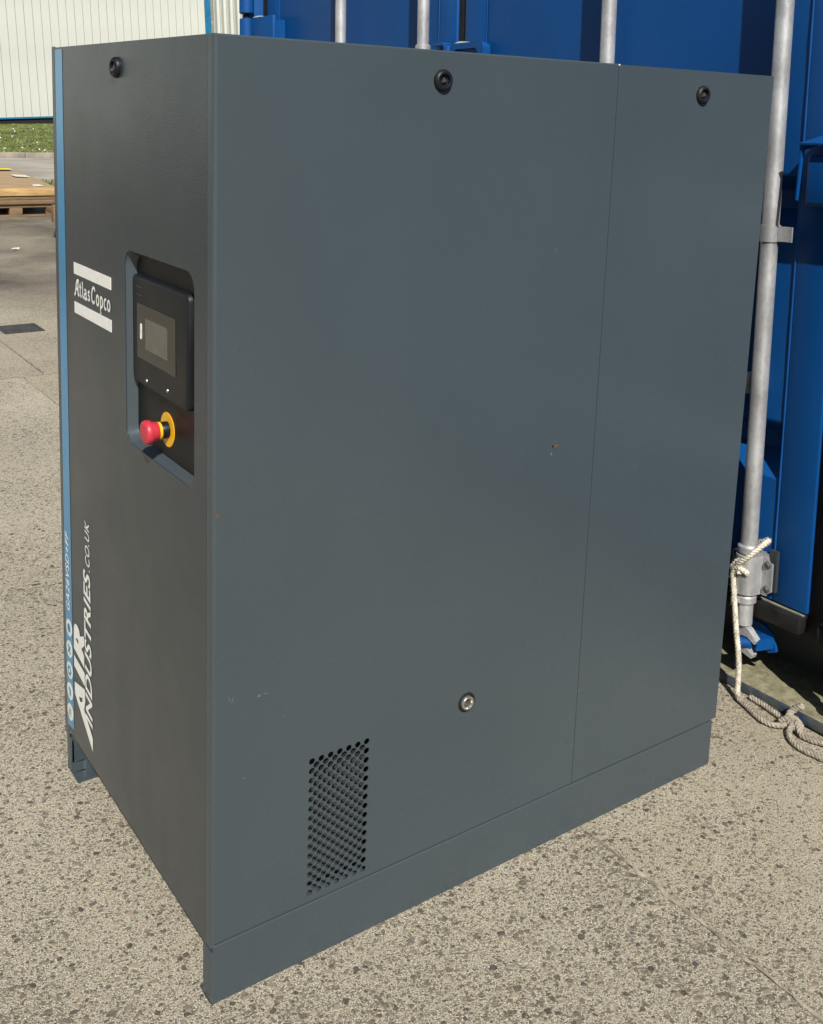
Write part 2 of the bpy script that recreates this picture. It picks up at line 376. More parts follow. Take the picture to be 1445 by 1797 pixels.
# exposed stones set into the slabs, real geometry, too many to pick apart
def stones(name, parent, mat, x0, x1, y0, y1, n, rlo, rhi, avoid, power=2.2):
    K = 7
    c = np.column_stack([rng.uniform(x0, x1, n), rng.uniform(y0, y1, n)])
    keep = np.ones(n, bool)
    for a in avoid: keep &= ~((c[:, 0] > a[0]) & (c[:, 0] < a[1]) & (c[:, 1] > a[2]) & (c[:, 1] < a[3]))
    f_ = 0.5 + 0.22 * (np.sin(c[:, 0] * 5.1 + 1.3 * np.sin(c[:, 1] * 3.7)) + np.sin(c[:, 1] * 6.3 + 1.1 * np.sin(c[:, 0] * 4.3 + 2)))
    keep &= rng.random(n) < (0.35 + 0.65 * np.clip(f_ * 1.1, 0, 1))
    c = c[keep]; n = len(c)
    r = rlo + (rhi - rlo) * rng.random(n) ** power
    asp = rng.uniform(0.55, 1.0, n); rot = rng.uniform(0, 2 * np.pi, n)
    ang = (np.arange(K) / K * 2 * np.pi)[None, :] + rng.uniform(-0.28, 0.28, (n, K)); jr = rng.uniform(0.72, 1.12, (n, K))
    ex = np.cos(ang) * jr * r[:, None]; ey = np.sin(ang) * jr * r[:, None] * asp[:, None]
    X = ex * np.cos(rot)[:, None] - ey * np.sin(rot)[:, None]; Y = ex * np.sin(rot)[:, None] + ey * np.cos(rot)[:, None]
    zt = rng.uniform(0.0004, 0.0016, n) + r * 0.06
    tilt = rng.uniform(-0.10, 0.10, (n, 2))
    V = np.zeros((n, 2 * K, 3))
    V[:, :K, 0] = c[:, :1] + X; V[:, :K, 1] = c[:, 1:] + Y; V[:, :K, 2] = -0.001
    V[:, K:, 0] = c[:, :1] + X * 0.66; V[:, K:, 1] = c[:, 1:] + Y * 0.66
    V[:, K:, 2] = zt[:, None] + (X * tilt[:, :1] + Y * tilt[:, 1:]) * 0.66
    base = (np.arange(n) * 2 * K)[:, None]
    i = np.arange(K); j = (i + 1) % K
    quads = (base[:, :, None] + np.stack([i, j, j + K, i + K], 1)[None]).reshape(-1, 4)
    caps = base + (np.arange(K) + K)[None]
    me = bpy.data.meshes.new(name); nq, nc = len(quads), len(caps)
    me.vertices.add(n * 2 * K); me.vertices.foreach_set('co', V.ravel())
    me.loops.add(nq * 4 + nc * K); me.loops.foreach_set('vertex_index', np.concatenate([quads.ravel(), caps.ravel()]).astype(np.int32))
    me.polygons.add(nq + nc)
    me.polygons.foreach_set('loop_start', np.concatenate([np.arange(nq) * 4, nq * 4 + np.arange(nc) * K]).astype(np.int32))
    me.polygons.foreach_set('loop_total', np.concatenate([np.full(nq, 4), np.full(nc, K)]).astype(np.int32))
    me.update(calc_edges=True)
    me.polygons.foreach_set('use_smooth', [False] * (nq + nc))
    me.materials.append(mat); o = bpy.data.objects.new(name, me); COL.objects.link(o); o.parent = parent; o['kind'] = 'stuff'; return o
def stone_mat():
    t = NT('aggregate stones'); g = t.node('ShaderNodeNewGeometry')
    ramp = t.node('ShaderNodeValToRGB'); cr = ramp.color_ramp.elements
    cols = [(0.028, 0.026, 0.026), (0.06, 0.054, 0.046), (0.24, 0.20, 0.145), (0.33, 0.28, 0.20), (0.17, 0.15, 0.118), (0.30, 0.26, 0.19), (0.25, 0.20, 0.145), (0.10, 0.09, 0.075), (0.33, 0.285, 0.21)]
    cr[0].color = (*cols[0], 1); cr[1].color = (*cols[-1], 1)
    for k, c in enumerate(cols[1:-1]): e = cr.new((k + 1) / (len(cols) - 1)); e.color = (*c, 1)
    t.link(g.outputs['Random Per Island'], ramp.inputs[0])
    n = t.noise(t.coord(), 260.0, 4, 0.65, lo=0.3, hi=0.7)
    t.set(Base_Color=t.mix(t.math('MULTIPLY', n, 0.22), ramp.outputs[0], (0.30, 0.26, 0.19)), Roughness=0.75)
    t.bump(n, 0.5, 0.0015); return t.m
M['stones'] = stone_mat()
AV = [(-0.006, 1.27, -0.006, 0.78)]
stones('exposed_aggregate', slabA, M['stones'], -2.3, 0.84, -1.7, 2.2, 62000, 0.0018, 0.0105, AV, 4.6)
stones('exposed_aggregate', slabB, M['stones'], 0.86, 2.0, -1.7, 0.2, 9000, 0.0018, 0.0085, AV + [(1.58, 2.1, -2, 3)], 3.0)

# manhole cover
mh = empty('access_cover', 'small dark square iron access cover set in the yard concrete', 'access cover', (1.165, 5.54, 0.0))
bm = new(); slab_holes(bm, [(-0.125, -0.125), (0.125, -0.125), (0.125, 0.125), (-0.125, 0.125)], [[(-0.108, -0.108), (0.108, -0.108), (0.108, 0.108), (-0.108, 0.108)]], lambda a, b: (a, b, 0.006), lambda a, b: (a, b, 0.0005)); put('frame', bm, M['iron'], mh)
lid = bxo('lid', M['iron'], mh, -0.105, 0.105, -0.105, 0.105, 0.001, 0.005, bev=0.001)
for a in (-1, 1): bxo('lifting_lug', M['iron'], lid, -0.02, 0.02, 0.06 * a - 0.006, 0.06 * a + 0.006, 0.0052, 0.0085)

# road, kerb, grass bank
bm = new(); f = [bm.verts.new(p) for p in ((-80, 17.0, -0.006), (90, 17.0, -0.006), (90, 25.6, 0.0), (-80, 25.6, 0.0))]; bm.faces.new(f)
road = put('road', bm, M['asphalt']); road['kind'] = 'structure'
kerb = bpy.data.objects.new('kerb', None); COL.objects.link(kerb); kerb['kind'] = 'structure'; kerb.location = (0, 25.6, 0)
kb = None
for i in range(40):
    x = -8 + i * 0.915
    if kb is None: kb = bxo('kerb_stone', M['kerb'], kerb, 0, 0.905, 0, 0.15, -0.08, 0.13, bev=0.012); o = kb
    else: o = kb.copy(); COL.objects.link(o)
    o.location = (x, random.uniform(-0.006, 0.006), random.uniform(-0.006, 0.006))
def bank_z(x, y): return 0.10 + (0.32 + 0.022 * (x - 10)) * sm((y - 25.7) / 15.5) + 0.03 * math.sin(x * 0.9) * math.sin(y * 0.7)
xs = lin(-60, 60, 120); ys = lin(25.75, 41.3, 24)
V = [(x, y, bank_z(x, y)) for y in ys for x in xs]; nx = len(xs)
F = [(j * nx + i, j * nx + i + 1, (j + 1) * nx + i + 1, (j + 1) * nx + i) for j in range(len(ys) - 1) for i in range(nx - 1)]
bank = put('grass_bank', (V, [], F), M['turf'], None, True); bank['kind'] = 'structure'
def blade_mat():
    t = NT('grass blades'); g = t.node('ShaderNodeNewGeometry'); r = t.node('ShaderNodeValToRGB'); e = r.color_ramp.elements
    e[0].color = (0.055, 0.085, 0.012, 1); e[1].color = (0.24, 0.235, 0.07, 1); m = e.new(0.55); m.color = (0.115, 0.155, 0.028, 1)
    t.link(g.outputs['Random Per Island'], r.inputs[0]); t.set(Base_Color=r.outputs[0], Roughness=0.6); return t.m
M['blade'] = blade_mat()
V = []; F = []
for i in range(34000):
    y = 25.72 + 15.3 * random.random(); x = -1 + 17 * random.random(); z = bank_z(x, y) - 0.01
    h = random.uniform(0.02, 0.06) * (1.7 if y < 26.1 else 1); a = random.uniform(0, math.pi); w = random.uniform(0.012, 0.03); lx, ly = random.uniform(-0.05, 0.05), random.uniform(-0.05, 0.05)
    k = len(V); V += [(x - w * math.cos(a), y - w * math.sin(a), z), (x + w * math.cos(a), y + w * math.sin(a), z), (x + lx, y + ly, z + h)]; F.append((k, k + 1, k + 2))
for i in range(260):
    y = 17.2 + random.gauss(0.1, 0.15); x = 4.72 + random.uniform(-0.15, 0.9); h = random.uniform(0.05, 0.13); a = random.uniform(0, math.pi); k = len(V); w = 0.02
    V += [(x - w * math.cos(a), y - w * math.sin(a), -0.01), (x + w * math.cos(a), y + w * math.sin(a), -0.01), (x + random.uniform(-.06, .06), y + random.uniform(-.06, .06), h)]; F.append((k, k + 1, k + 2))
gr = put('grass', (V, [], F), M['blade']); gr['kind'] = 'stuff'; tag(gr, 'short green lawn grass on the bank beyond the road', 'grass')
V = []; F = []
for i in range(95):
    y = 26.1 + 14.5 * random.random(); x = 2 + 12 * random.random(); z = bank_z(x, y) + 0.05; r = random.uniform(0.018, 0.034); k = len(V)
    V += [(x + r * math.cos(t), y + r * math.sin(t) * 0.8, z + 0.012 * math.sin(t) + random.uniform(0, .01)) for t in [q * math.pi / 3 for q in range(6)]] + [(x, y, z - 0.012)]
    F += [(k + q, k + (q + 1) % 6, k + 6) for q in range(6)]
da = put('daisies', (V, [], F), M['petal']); da['kind'] = 'stuff'; tag(da, 'tiny white daisies scattered over the lawn bank', 'daisies')

# ------------------------------------------------------------------ cream clad building
bld = empty('clad_building', 'cream metal clad industrial building behind the grass bank with blue trim', 'building', (10.03, 41.6, 0.655))
bld.rotation_euler = (0, R(-3.1), 0)
PW = 0.325; XR = 8.95                                                 # local x of the inner corner
pm = new()
prof = [(0.006, 0.02), (0.012, 0.0), (0.055, -0.002), (0.06, 0.003), (0.066, -0.002), (0.13, -0.002), (0.135, 0.003), (0.141, -0.002), (0.20, -0.002), (0.205, 0.003), (0.211, -0.002), (0.27, -0.002), (0.313, 0.0), (0.319, 0.02)]
lo = [pm.verts.new((x, y, 0.0)) for x, y in prof]; hi = [pm.verts.new((x, y, 7.5)) for x, y in prof]
for i in range(len(prof) - 1): pm.faces.new((lo[i], lo[i + 1], hi[i + 1], hi[i]))
first = None
for i in range(31):
    x = XR - 0.25 - (i + 1) * PW
    if first is None: first = o = put('cladding_panel', pm, M['cream'], bld)
    else: o = first.copy(); COL.objects.link(o)
    o.location = (x, 0, 0.0)
bxo('backing_wall', M['kerb'], bld, -62, XR + 8, 0.022, 0.3, -0.06, 7.5); bxo('plinth', M['plinth'], bld, -62, XR + 8, 0.03, 0.3, -0.9, -0.062)  # darker backing tone paints the shaded cream inside the panel grooves
bm = new()                                                            # the wall goes on to the left, out of the picture
x = XR - 0.25 - 31 * PW
while x > -61:
    a = [bm.verts.new((x - p[0], p[1], 0.0)) for p in prof]; b = [bm.verts.new((x - p[0], p[1], 7.5)) for p in prof]
    for i in range(len(prof) - 1): bm.faces.new((a[i], b[i], b[i + 1], a[i + 1]))
    x -= PW
o = put('cladding_run', bm, M['cream'], bld); o['kind'] = 'stuff'
bxo('drip_trim', M['trimblue'], bld, -62, XR - 0.25, -0.035, 0.02, -0.065, -0.004)
bxo('corner_trim', M['trimblue'], bld, XR - 0.245, XR, -0.05, 0.02, -0.02, 7.5)
bm = new(); y = -0.06; pts = []                                       # deep ribbed side wing coming forward
while y > -9.5:
    pts += [(XR + 0.10, y), (XR + 0.10, y - 0.10), (XR + 0.085, y - 0.115), (XR + 0.10, y - 0.13), (XR + 0.10, y - 0.36), (XR + 0.085, y - 0.375), (XR + 0.10, y - 0.39), (XR + 0.10, y - 0.46), (XR + 0.01, y - 0.50), (XR + 0.01, y - 0.60), (XR + 0.10, y - 0.64)]; y -= 0.645
lo = [bm.verts.new((*p, -0.5)) for p in pts]; hi = [bm.verts.new((*p, 7.5)) for p in pts]
for i in range(len(pts) - 1): bm.faces.new((lo[i], lo[i + 1], hi[i + 1], hi[i]))
put('wing_cladding', bm, M['cream'], bld)
fx = None
for i in range(10):
    for zz in (0.10, 2.58):
        if zz > 1 and i % 2: continue
        x = XR - 0.25 - (26 - i + 1) * PW - 0.002 + PW + 0.012
        if fx is None: bm = new(); lathe(bm, [(0, 0.011), (0.008, 0.009)], (0, 0, 0), (0, -1, 0), 8); fx = o = put('fixing', bm, M['kerb'], bld)
        else: o = fx.copy(); COL.objects.link(o)
        o.location = (x, 0.0, zz)

# ------------------------------------------------------------------ pallet stack on the left
PX, PY = 2.05, 12.21
pal = empty('wooden_pallet', 'weathered wooden pallet lying at the far end of the yard, carrying timber', 'pallet', (PX, PY, 0))
for yy in (0.0, 0.9, 1.8): bxo('bottom_board', M['wood'], pal, 0, 1.32, yy, yy + 0.1, 0.0, 0.026, bev=0.003)
for yy in (0.0, 0.9, 1.8):
    for xx in (0.0, 0.77, 1.22): bxo('block', M['wood'], pal, xx, xx + 0.155 if xx < 1.2 else xx + 0.1, yy, yy + 0.1, 0.0265, 0.118, bev=0.004)
for k in range(2): bxo('stringer', M['wood'], pal, 0, 1.33, 0.0 + k * 1.8, 0.1 + k * 1.8, 0.1185, 0.140, bev=0.003)
k = 0; yy = -0.004
while yy < 3.2: bxo('deck_board', M['wood'], pal, random.uniform(-0.01, 0.01), 1.335 + random.uniform(-0.01, 0.01), yy, yy + 0.118, 0.1405, 0.163, bev=0.003); yy += 0.135
for z0 in (0.164, 0.217):
    tag(bxo('timber_plank', M['wood'], None, PX - 0.02, PX + 1.34, PY - 0.03 if z0 < 0.2 else PY + 0.0, PY + 0.14, z0, z0 + 0.050, bev=0.004),
        'brown plank lying flat on the pallet deck' if z0 < 0.2 else 'brown plank directly under the pale yellow beam', 'plank', 'planks on the pallet')
tag(bxo('timber_beam', M['beam'], None, PX - 0.05, PX + 1.318, PY - 0.02, PY + 0.075, 0.268, 0.360, bev=0.005), 'pale yellow squared timber beam along the front of the pallet', 'beam')
ply = new()
prism(ply, [(PX - 0.4, PY + 0.10), (PX + 1.38, PY + 0.16), (PX + 1.60, PY + 2.0), (PX + 1.68, PY + 3.5), (PX - 0.4, PY + 3.7)], lambda a, b: (a, b, 0.362 if b < PY + 9 else 0), lambda a, b: (a, b, 0.335))
tag(put('plywood_sheet', ply, M['ply']), 'tan plywood sheet lying behind the beam on top of the pallet', 'sheet')
tag(bxo('plank_stack', M['wood'], None, PX + 0.1, PX + 1.3, PY + 0.30, PY + 3.1, 0.164, 0.334, bev=0.004), 'brown timber stack under the plywood sheet', 'timber')
def sheet(name, label, pts, z, mat, cat):
    bm = new(); n = len(pts)
    a = [bm.verts.new((x, y, z + random.uniform(0.002, 0.02))) for x, y in pts]; b = [bm.verts.new((v.co.x, v.co.y, v.co.z - 0.002)) for v in a]
    bm.faces.new(a); bm.faces.new(b[::-1])
    for i in range(n): bm.faces.new((a[i], b[i], b[(i + 1) % n], a[(i + 1) % n]))
    return tag(put(name, bm, mat), label, cat)
sheet('paper_sheet', 'white paper scrap lying in the middle of the plywood sheet', [(3.36, 14.0), (3.54, 13.9), (3.56, 14.25), (3.40, 14.4)], 0.364, M['paper'], 'paper')
sheet('paper_sheet', 'white paper scrap beside the beam at the plywood edge', [(3.17, 12.42), (3.30, 12.40), (3.30, 12.62), (3.21, 12.62)], 0.364, M['paper'], 'paper')
sheet('yellow_strap', 'bright yellow strap end on the far corner of the plywood', [(3.2, 15.4), (3.68, 15.35), (3.70, 15.7), (3.2, 15.8)], 0.375, M['lemon'], 'strap')
sheet('dry_leaf', 'pale dry leaf lying on the stained concrete before the pallet', [(2.07, 9.27), (2.10, 9.22), (2.14, 9.23), (2.155, 9.28), (2.11, 9.31)], 0.004, M['paper'], 'leaf')
dolly = empty('wheeled_dolly', 'black tyred dolly with a wooden post half hidden behind the machine', 'dolly', (2.66, 9.42, 0))
ty = latheo('tyre', M['rubber'], dolly, [(-0.035, 0.075), (-0.035, 0.10), (-0.02, 0.115), (0.02, 0.115), (0.035, 0.10), (0.035, 0.075)], (0, 0, 0.116), (0.25, 1, 0), 32)
latheo('rim', M['galv'], ty, [(-0.02, 0.01), (-0.025, 0.074), (0.025, 0.074), (0.02, 0.01)], (0, 0, 0.116), (0.25, 1, 0), 24)
bxo('post', M['wood'], dolly, -0.135, -0.055, -0.04, 0.04, 0.245, 0.42, bev=0.006)
bxo('deck', M['wood'], dolly, -0.05, 0.6, -0.2, 0.5, 0.30, 0.36, bev=0.006)
bxo('fork', M['iron'], dolly, -0.02, 0.02, -0.06, 0.06, 0.236, 0.299)

# ------------------------------------------------------------------ shipping container
con = empty('shipping_container', 'blue side opening shipping container with galvanised lock rods behind the machine', 'container')
con.rotation_euler = (R(-1.72), 0, 0)
YL, YR = 3.155, -2.92; XP = 1.645
bxo('corner_post', M['blue'], con, 1.602, 1.80, 3.043, YL, 0.037, 2.55, bev=0.006)
bxo('corner_post', M['blue'], con, 1.602, 1.80, YR, YR + 0.085, 0.037, 2.55, bev=0.006)
bxo('end_wall', M['blue'], con, 1.81, 4.03, YL - 0.05, YL - 0.01, 0.16, 2.5); bxo('end_wall', M['blue'], con, 1.81, 4.03, YR + 0.01, YR + 0.05, 0.16, 2.5)
bxo('back_wall', M['blue'], con, 4.0, 4.03, YR + 0.06, YL - 0.06, 0.16, 2.5)
bxo('roof', M['blue'], con, 1.62, 4.03, YR, YL, 2.551, 2.59)
bxo('header_rail', M['blue'], con, 1.615, 1.75, YR + 0.086, 3.042, 2.47, 2.549, bev=0.004)
bxo('floor', M['void'], con, 1.76, 3.99, YR + 0.06, YL - 0.06, 0.16, 0.20)
bxo('bottom_rail', M['coat_dark'], con, 1.79, 1.82, YR + 0.086, 3.042, 0.036, 0.155)  # dark grey instead of container blue paints the shade below the doors
bxo('sill_flange', M['sill'], con, 1.590, 1.84, YR, YL, 0.004, 0.0355, bev=0.004)
bxo('inner_lining', M['void'], con, 1.78, 1.785, YR + 0.09, 3.04, 0.24, 2.44)
Z0, Z1 = 0.262, 2.460
def leaf(y0, y1):
    """one door leaf: frame tubes, pressed panel"""
    lf = bpy.data.objects.new('door_leaf', None); COL.objects.link(lf); lf.parent = con
    bxo('stile', M['blue'], lf, XP, XP + 0.055, y1 - 0.118, y1, Z0, Z1, bev=0.004)
    bxo('stile', M['blue'], lf, XP, XP + 0.055, y0, y0 + 0.104, Z0, Z1, bev=0.004)
    bxo('rail', M['blue'], lf, XP + 0.001, XP + 0.055, y0 + 0.105, y1 - 0.119, Z0, Z0 + 0.05, bev=0.003); bxo('rail', M['blue'], lf, XP + 0.001, XP + 0.055, y0 + 0.105, y1 - 0.119, Z1 - 0.05, Z1, bev=0.003)
    pr = [(Z0 + 0.051, 0.0)]
    for zc in (0.648, 1.28, 2.12):
        pr += [(zc - 0.062, 0.0), (zc - 0.058, 0.002), (zc + 0.004, 0.060), (zc + 0.05, 0.062), (zc + 0.088, 0.002), (zc + 0.094, 0.0)]
    pr += [(Z1 - 0.051, 0.0)]
    bm = new(); ya, yb = y0 + 0.1075, y1 - 0.1215
    A = [bm.verts.new((XP + 0.003 + dx, ya, z)) for z, dx in pr]; B = [bm.verts.new((XP + 0.003 + dx, yb, z)) for z, dx in pr]
    for i in range(len(pr) - 1): bm.faces.new((A[i], B[i], B[i + 1], A[i + 1]))
    put('pressed_panel', bm, M['blue'], lf)
    for yy in (ya - 0.002, yb + 0.002):                                # weld bead along each stile
        bm = new(); tube(bm, [(XP + 0.0005, yy, Z0 + 0.05 + 0.06 * i + random.uniform(-.01, .01)) for i in range(36)], [0.0022 + random.uniform(0, 0.0012) for i in range(36)], 6)
        put('weld_bead', bm, M['blue'], lf, True)
    bxo('bottom_seal', M['rubber'], lf, 1.618, XP + 0.045, y0 + 0.002, y1 - 0.002, Z0 - 0.050, Z0 - 0.005, bev=0.005)
    bxo('seal_strip', M['sill'], lf, 1.634, XP - 0.001, y0 + 0.002, y1 - 0.002, Z0 - 0.0055, Z0 - 0.0015)
    return lf
LV = [(1.552, 2.983), (0.024, 1.504), (-1.51, -0.022), (-2.81, -1.56)]
for a, b in LV: leaf(a, b)
for yc in (3.0125, 1.528, 0.001, -1.535): bxo('door_gasket', M['rubber'], con, XP + 0.010, XP + 0.05, yc - 0.036, yc + 0.036, Z0 - 0.06, Z1, bev=0.004)

def rod(y, brackets, clamps):
    X = 1.595; r = 0.0215
    rd = latheo('lock_rod', M['galv'], con, [(0.0, r), (2.27, r)], (X, y, 0.195), (0, 0, 1), 28)
    for zb in brackets:
        # half round housing over the rod with two bolted wings
        bm = new(); hw = 0.062
        P = [(XP - 0.001, y - 0.036), (XP - 0.026, y - 0.036), (XP - 0.026, y - hw), (XP - 0.033, y - hw), (XP - 0.033, y - 0.033)] + [(X + 0.031 * math.cos(R(t)), y + 0.031 * math.sin(R(t))) for t in range(-90, -271, -18)] + [(XP - 0.033, y + 0.033), (XP - 0.033, y + hw), (XP - 0.026, y + hw), (XP - 0.026, y + 0.036), (XP - 0.001, y + 0.036)]
        prism(bm, P, lambda a, b: (a, b, zb - 0.052), lambda a, b: (a, b, zb + 0.052))
        bmesh.ops.bevel(bm, geom=[e for e in bm.edges if abs(e.verts[0].co.z - e.verts[1].co.z) < 1e-6 and abs(e.verts[0].co.x - e.verts[1].co.x) < 0.008 and abs(abs(e.verts[0].co.y - y) - hw) < 1e-5 and abs(abs(e.verts[1].co.y - y) - hw) < 1e-5], offset=0.014, segments=3, affect='EDGES')
        put('bearing_bracket', bm, M['galv'], rd, 40)
        for t0 in (zb - 0.080, zb + 0.056): latheo('collar', M['galv'], rd, [(0, 0.024), (0.003, 0.028), (0.018, 0.028), (0.022, 0.024)], (X, y, t0), (0, 0, 1), 28)
        for sy in (-1, 1):
            for sz in (-1, 1): latheo('bolt', M['iron'], rd, [(0, 0.010), (0.003, 0.010), (0.007, 0.006)], (XP - 0.033, y + sy * 0.049, zb + sz * 0.033), (-1, 0, 0), 6)
        bxo('packing_plate', M['coat_dark'], rd, XP - 0.012, XP - 0.001, y - 0.060, y - 0.037, zb - 0.045, zb + 0.066)
    for zc in clamps:
        bm = new()
        lathe(bm, [(0, r + 0.0005), (0, r + 0.004), (0.041, r + 0.004), (0.041, r + 0.0005)], (X, y, zc - 0.02), (0, 0, 1), 28, False, False)
        put('handle_clamp', bm, M['galv'], rd, 35)
        bm = new()
        P = [(X + 0.004, y - r - 0.0045), (X - 0.004, y - r - 0.0045), (X + 0.004, y - 0.045), (X + 0.002, y - 0.062), (X + 0.006, y - 0.062), (X + 0.009, y - 0.045)]
        prism(bm, P, lambda a, b: (a, b, zc - 0.018), lambda a, b: (a, b, zc + 0.019))
        put('clamp_tab', bm, M['galv'], rd, 35)
        latheo('pin', M['iron'], rd, [(0, 0.008), (0.006, 0.006)], (X - 0.012, y + 0.022, zc), (-0.6, 0.8, 0), 12)
    bxo('rod_lug', M['galv'], rd, X + 0.005, XP - 0.001, y + 0.0225, y + 0.050, 0.805, 0.862, bev=0.004)
    # cam at the foot and the blue keeper it locks into
    bm = new()
    P = [(0.0, 0.03), (-0.024, 0.018), (-0.048, -0.004), (-0.044, -0.014), (-0.02, -0.002), (0.006, -0.004), (0.006, -0.016), (-0.040, -0.046), (-0.036, -0.056), (0.004, -0.046), (0.018, -0.02), (0.018, 0.03)]
    prism(bm, P, lambda a, b: (X - 0.010, y + a, 0.168 + b), lambda a, b: (X + 0.010, y + a, 0.168 + b)); put('cam', bm, M['galv'], rd)
    bm = new(); lathe(bm, [(-0.020, 0.010), (-0.016, 0.0145), (0.016, 0.0145), (0.020, 0.010)], (X - 0.006, y - 0.012, 0.147), (0.55, -0.83, 0.1), 14)
    put('keeper_pin', bm, M['blue'], rd, 40)
    bm = new(); P = [(y + 0.02, 0.125), (y - 0.050, 0.118), (y - 0.070, 0.128), (y - 0.056, 0.172), (y - 0.03, 0.188), (y + 0.03, 0.19)]
    prism(bm, P, lambda a, b: (1.642, a, b), lambda a, b: (1.652, a, b))
    put('cam_keeper', bm, M['blue'], rd, 40)
    bm = new(); prism(bm, [(1.592, y - 0.046), (1.612, y - 0.018), (1.6415, y - 0.030), (1.6415, y - 0.062)], lambda a, b: (a, b, 0.135), lambda a, b: (a, b, 0.165)); put('keeper_arm', bm, M['blue'], rd, 40)
    return rd
rod(0.173, [0.335], [1.225]); rod(0.765, [0.335, 1.55], [1.225]); rod(1.683, [0.335, 1.695], [1.225]); rod(2.252, [0.335, 1.6], [1.225])
rod(-0.158, [0.335, 1.6], [1.225])
# lock box over the meeting stiles, with its folded cover
lb = bxo('lock_box', M['blue'], con, 1.572, XP - 0.001, -0.15, 0.068, 1.300, 1.422, bev=0.010, seg=3)
bm = new(); prism(bm, [(XP - 0.001, 1.462), (1.560, 1.444), (1.553, 1.315), (1.560, 1.312), (1.571, 1.432), (XP - 0.001, 1.449)], lambda a, b: (a, 0.078, b), lambda a, b: (a, 0.074, b)); put('cover_cheek', bm, M['blue'], lb)
bm = new(); prism(bm, [(XP - 0.001, 1.468), (1.552, 1.449), (1.553, 1.4445), (XP - 0.001, 1.4635)], lambda a, b: (a, 0.078, b), lambda a, b: (a, -0.155, b)); put('box_cover', bm, M['blue'], lb)
# hinges
hg = latheo('hinge_barrel', M['blue'], con, [(0, 0.030), (0.004, 0.034), (0.40, 0.034)], (1.575, 3.050, 1.990), (0, 0, 1), 28)
latheo('hinge_barrel', M['blue'], con, [(0, 0.033), (0.30, 0.033), (0.304, 0.029)], (1.575, 3.050, 1.664), (0, 0, 1), 28)
latheo('hinge_pin', M['void'], con, [(0, 0.014), (0.03, 0.014)], (1.575, 3.050, 1.965), (0, 0, 1), 14)
hb = bxo('hinge_blade', M['blue'], con, 1.578, 1.598, 2.800, 3.040, 1.73, 1.968, bev=0.006)
bxo('hinge_foot', M['blue'], hb, 1.5985, XP - 0.001, 2.81, 2.85, 1.75, 1.95)
hm = latheo('fold_hinge', M['blue'], con, [(0, 0.015), (0.003, 0.018), (0.16, 0.018), (0.163, 0.015)], (1.612, 1.556, 1.60), (0, 0, 1), 20)
bm = new(); slab_holes(bm, rrect(1.355, 1.540, 1.56, 1.768, 0.022), [rrect(1.385, 1.520, 1.60, 1.748, 0.018)], lambda a, b: (1.607, a, b), lambda a, b: (1.632, a, b)); put('hinge_strap', bm, M['blue'], hm, 35)
bxo('hinge_plate', M['blue'], hm, 1.624, XP - 0.001, 1.36, 1.535, 1.565, 1.76); bxo('hinge_strap', M['blue'], hm, 1.610, XP - 0.001, 1.576, 1.632, 1.60, 1.748, bev=0.005); bxo('hinge_cap', M['blue'], hm, 1.607, XP - 0.001, 1.576, 1.638, 1.764, 1.776, bev=0.003)
def chip(name, mat, parent, pts, to3a, to3b, label=None):
    bm = new(); prism(bm, pts, to3a, to3b); return put(name, bm, mat, parent, False, label)
chip('paint_flake', M['pale'], hm, [(1.515, 1.7685), (1.49, 1.774), (1.465, 1.773), (1.425, 1.7685)], lambda a, b: (1.608, a, b), lambda a, b: (1.631, a, b))
chip('paint_flake', M['pale'], con, [(3.00, 1.9685), (2.97, 1.973), (2.94, 1.974), (2.91, 1.9685)], lambda a, b: (1.579, a, b), lambda a, b: (1.597, a, b))

# ------------------------------------------------------------------ rope
rope = empty('rope', 'frayed pale rope tied round the nearest lock rod and trailing over the concrete', 'rope', (1.55, 0.15, 0.0))
def rope_part(name, P, rs=0.0039, ro=0.0038, pitch=0.027, mat='rope'):
    P = catmull([Vector(p) - Vector((1.55, 0.15, 0)) + Vector((random.uniform(-.002, .002), random.uniform(-.002, .002), 0)) for p in P], 0.003)
    F = frames(P); bm = new(); s = 0; S = [0]
    for a, b in zip(P, P[1:]): s += (b - a).length; S.append(s)
    for k in range(3):
        tube(bm, [p + (u * math.cos(2 * math.pi * (t / pitch + k / 3)) + w * math.sin(2 * math.pi * (t / pitch + k / 3))) * ro for p, (u, w), t in zip(P, F, S)], rs, 7)
    for i in range(int(s * 1800)):                                     # loose fibres
        j = random.randrange(len(P)); u, w = F[j]; a = random.uniform(0, 2 * math.pi); n = u * math.cos(a) + w * math.sin(a)
        t = (P[min(j + 1, len(P) - 1)] - P[max(j - 1, 0)]).normalized() * random.choice((-1, 1))
        q = P[j] + n * 0.0075; e = q + n * random.uniform(0.001, 0.005) + t * random.uniform(0.003, 0.010)
        if e.z < 0.001: continue
        c = t.cross(n) * 0.0005; vv = [bm.verts.new(x) for x in (q - c, q + c, e)]; bm.faces.new(vv)
    return put(name, bm, M[mat], rope, True)
rope_part('hanging_length', [(1.628, 0.215, 0.375), (1.634, 0.185, 0.40), (1.622, 0.152, 0.422), (1.594, 0.136, 0.428), (1.566, 0.148, 0.405), (1.555, 0.170, 0.375), (1.556, 0.192, 0.350), (1.560, 0.198, 0.325), (1.560, 0.190, 0.27), (1.558, 0.172, 0.19), (1.555, 0.156, 0.11), (1.552, 0.150, 0.05), (1.547, 0.143, 0.016), (1.541, 0.128, 0.011)])
rope_part('ground_length', [(1.543, 0.135, 0.0125), (1.535, 0.105, 0.0095), (1.516, 0.05, 0.0095), (1.518, 0.012, 0.0095), (1.540, -0.006, 0.012), (1.556, -0.012, 0.022)], mat='rope_dirty')
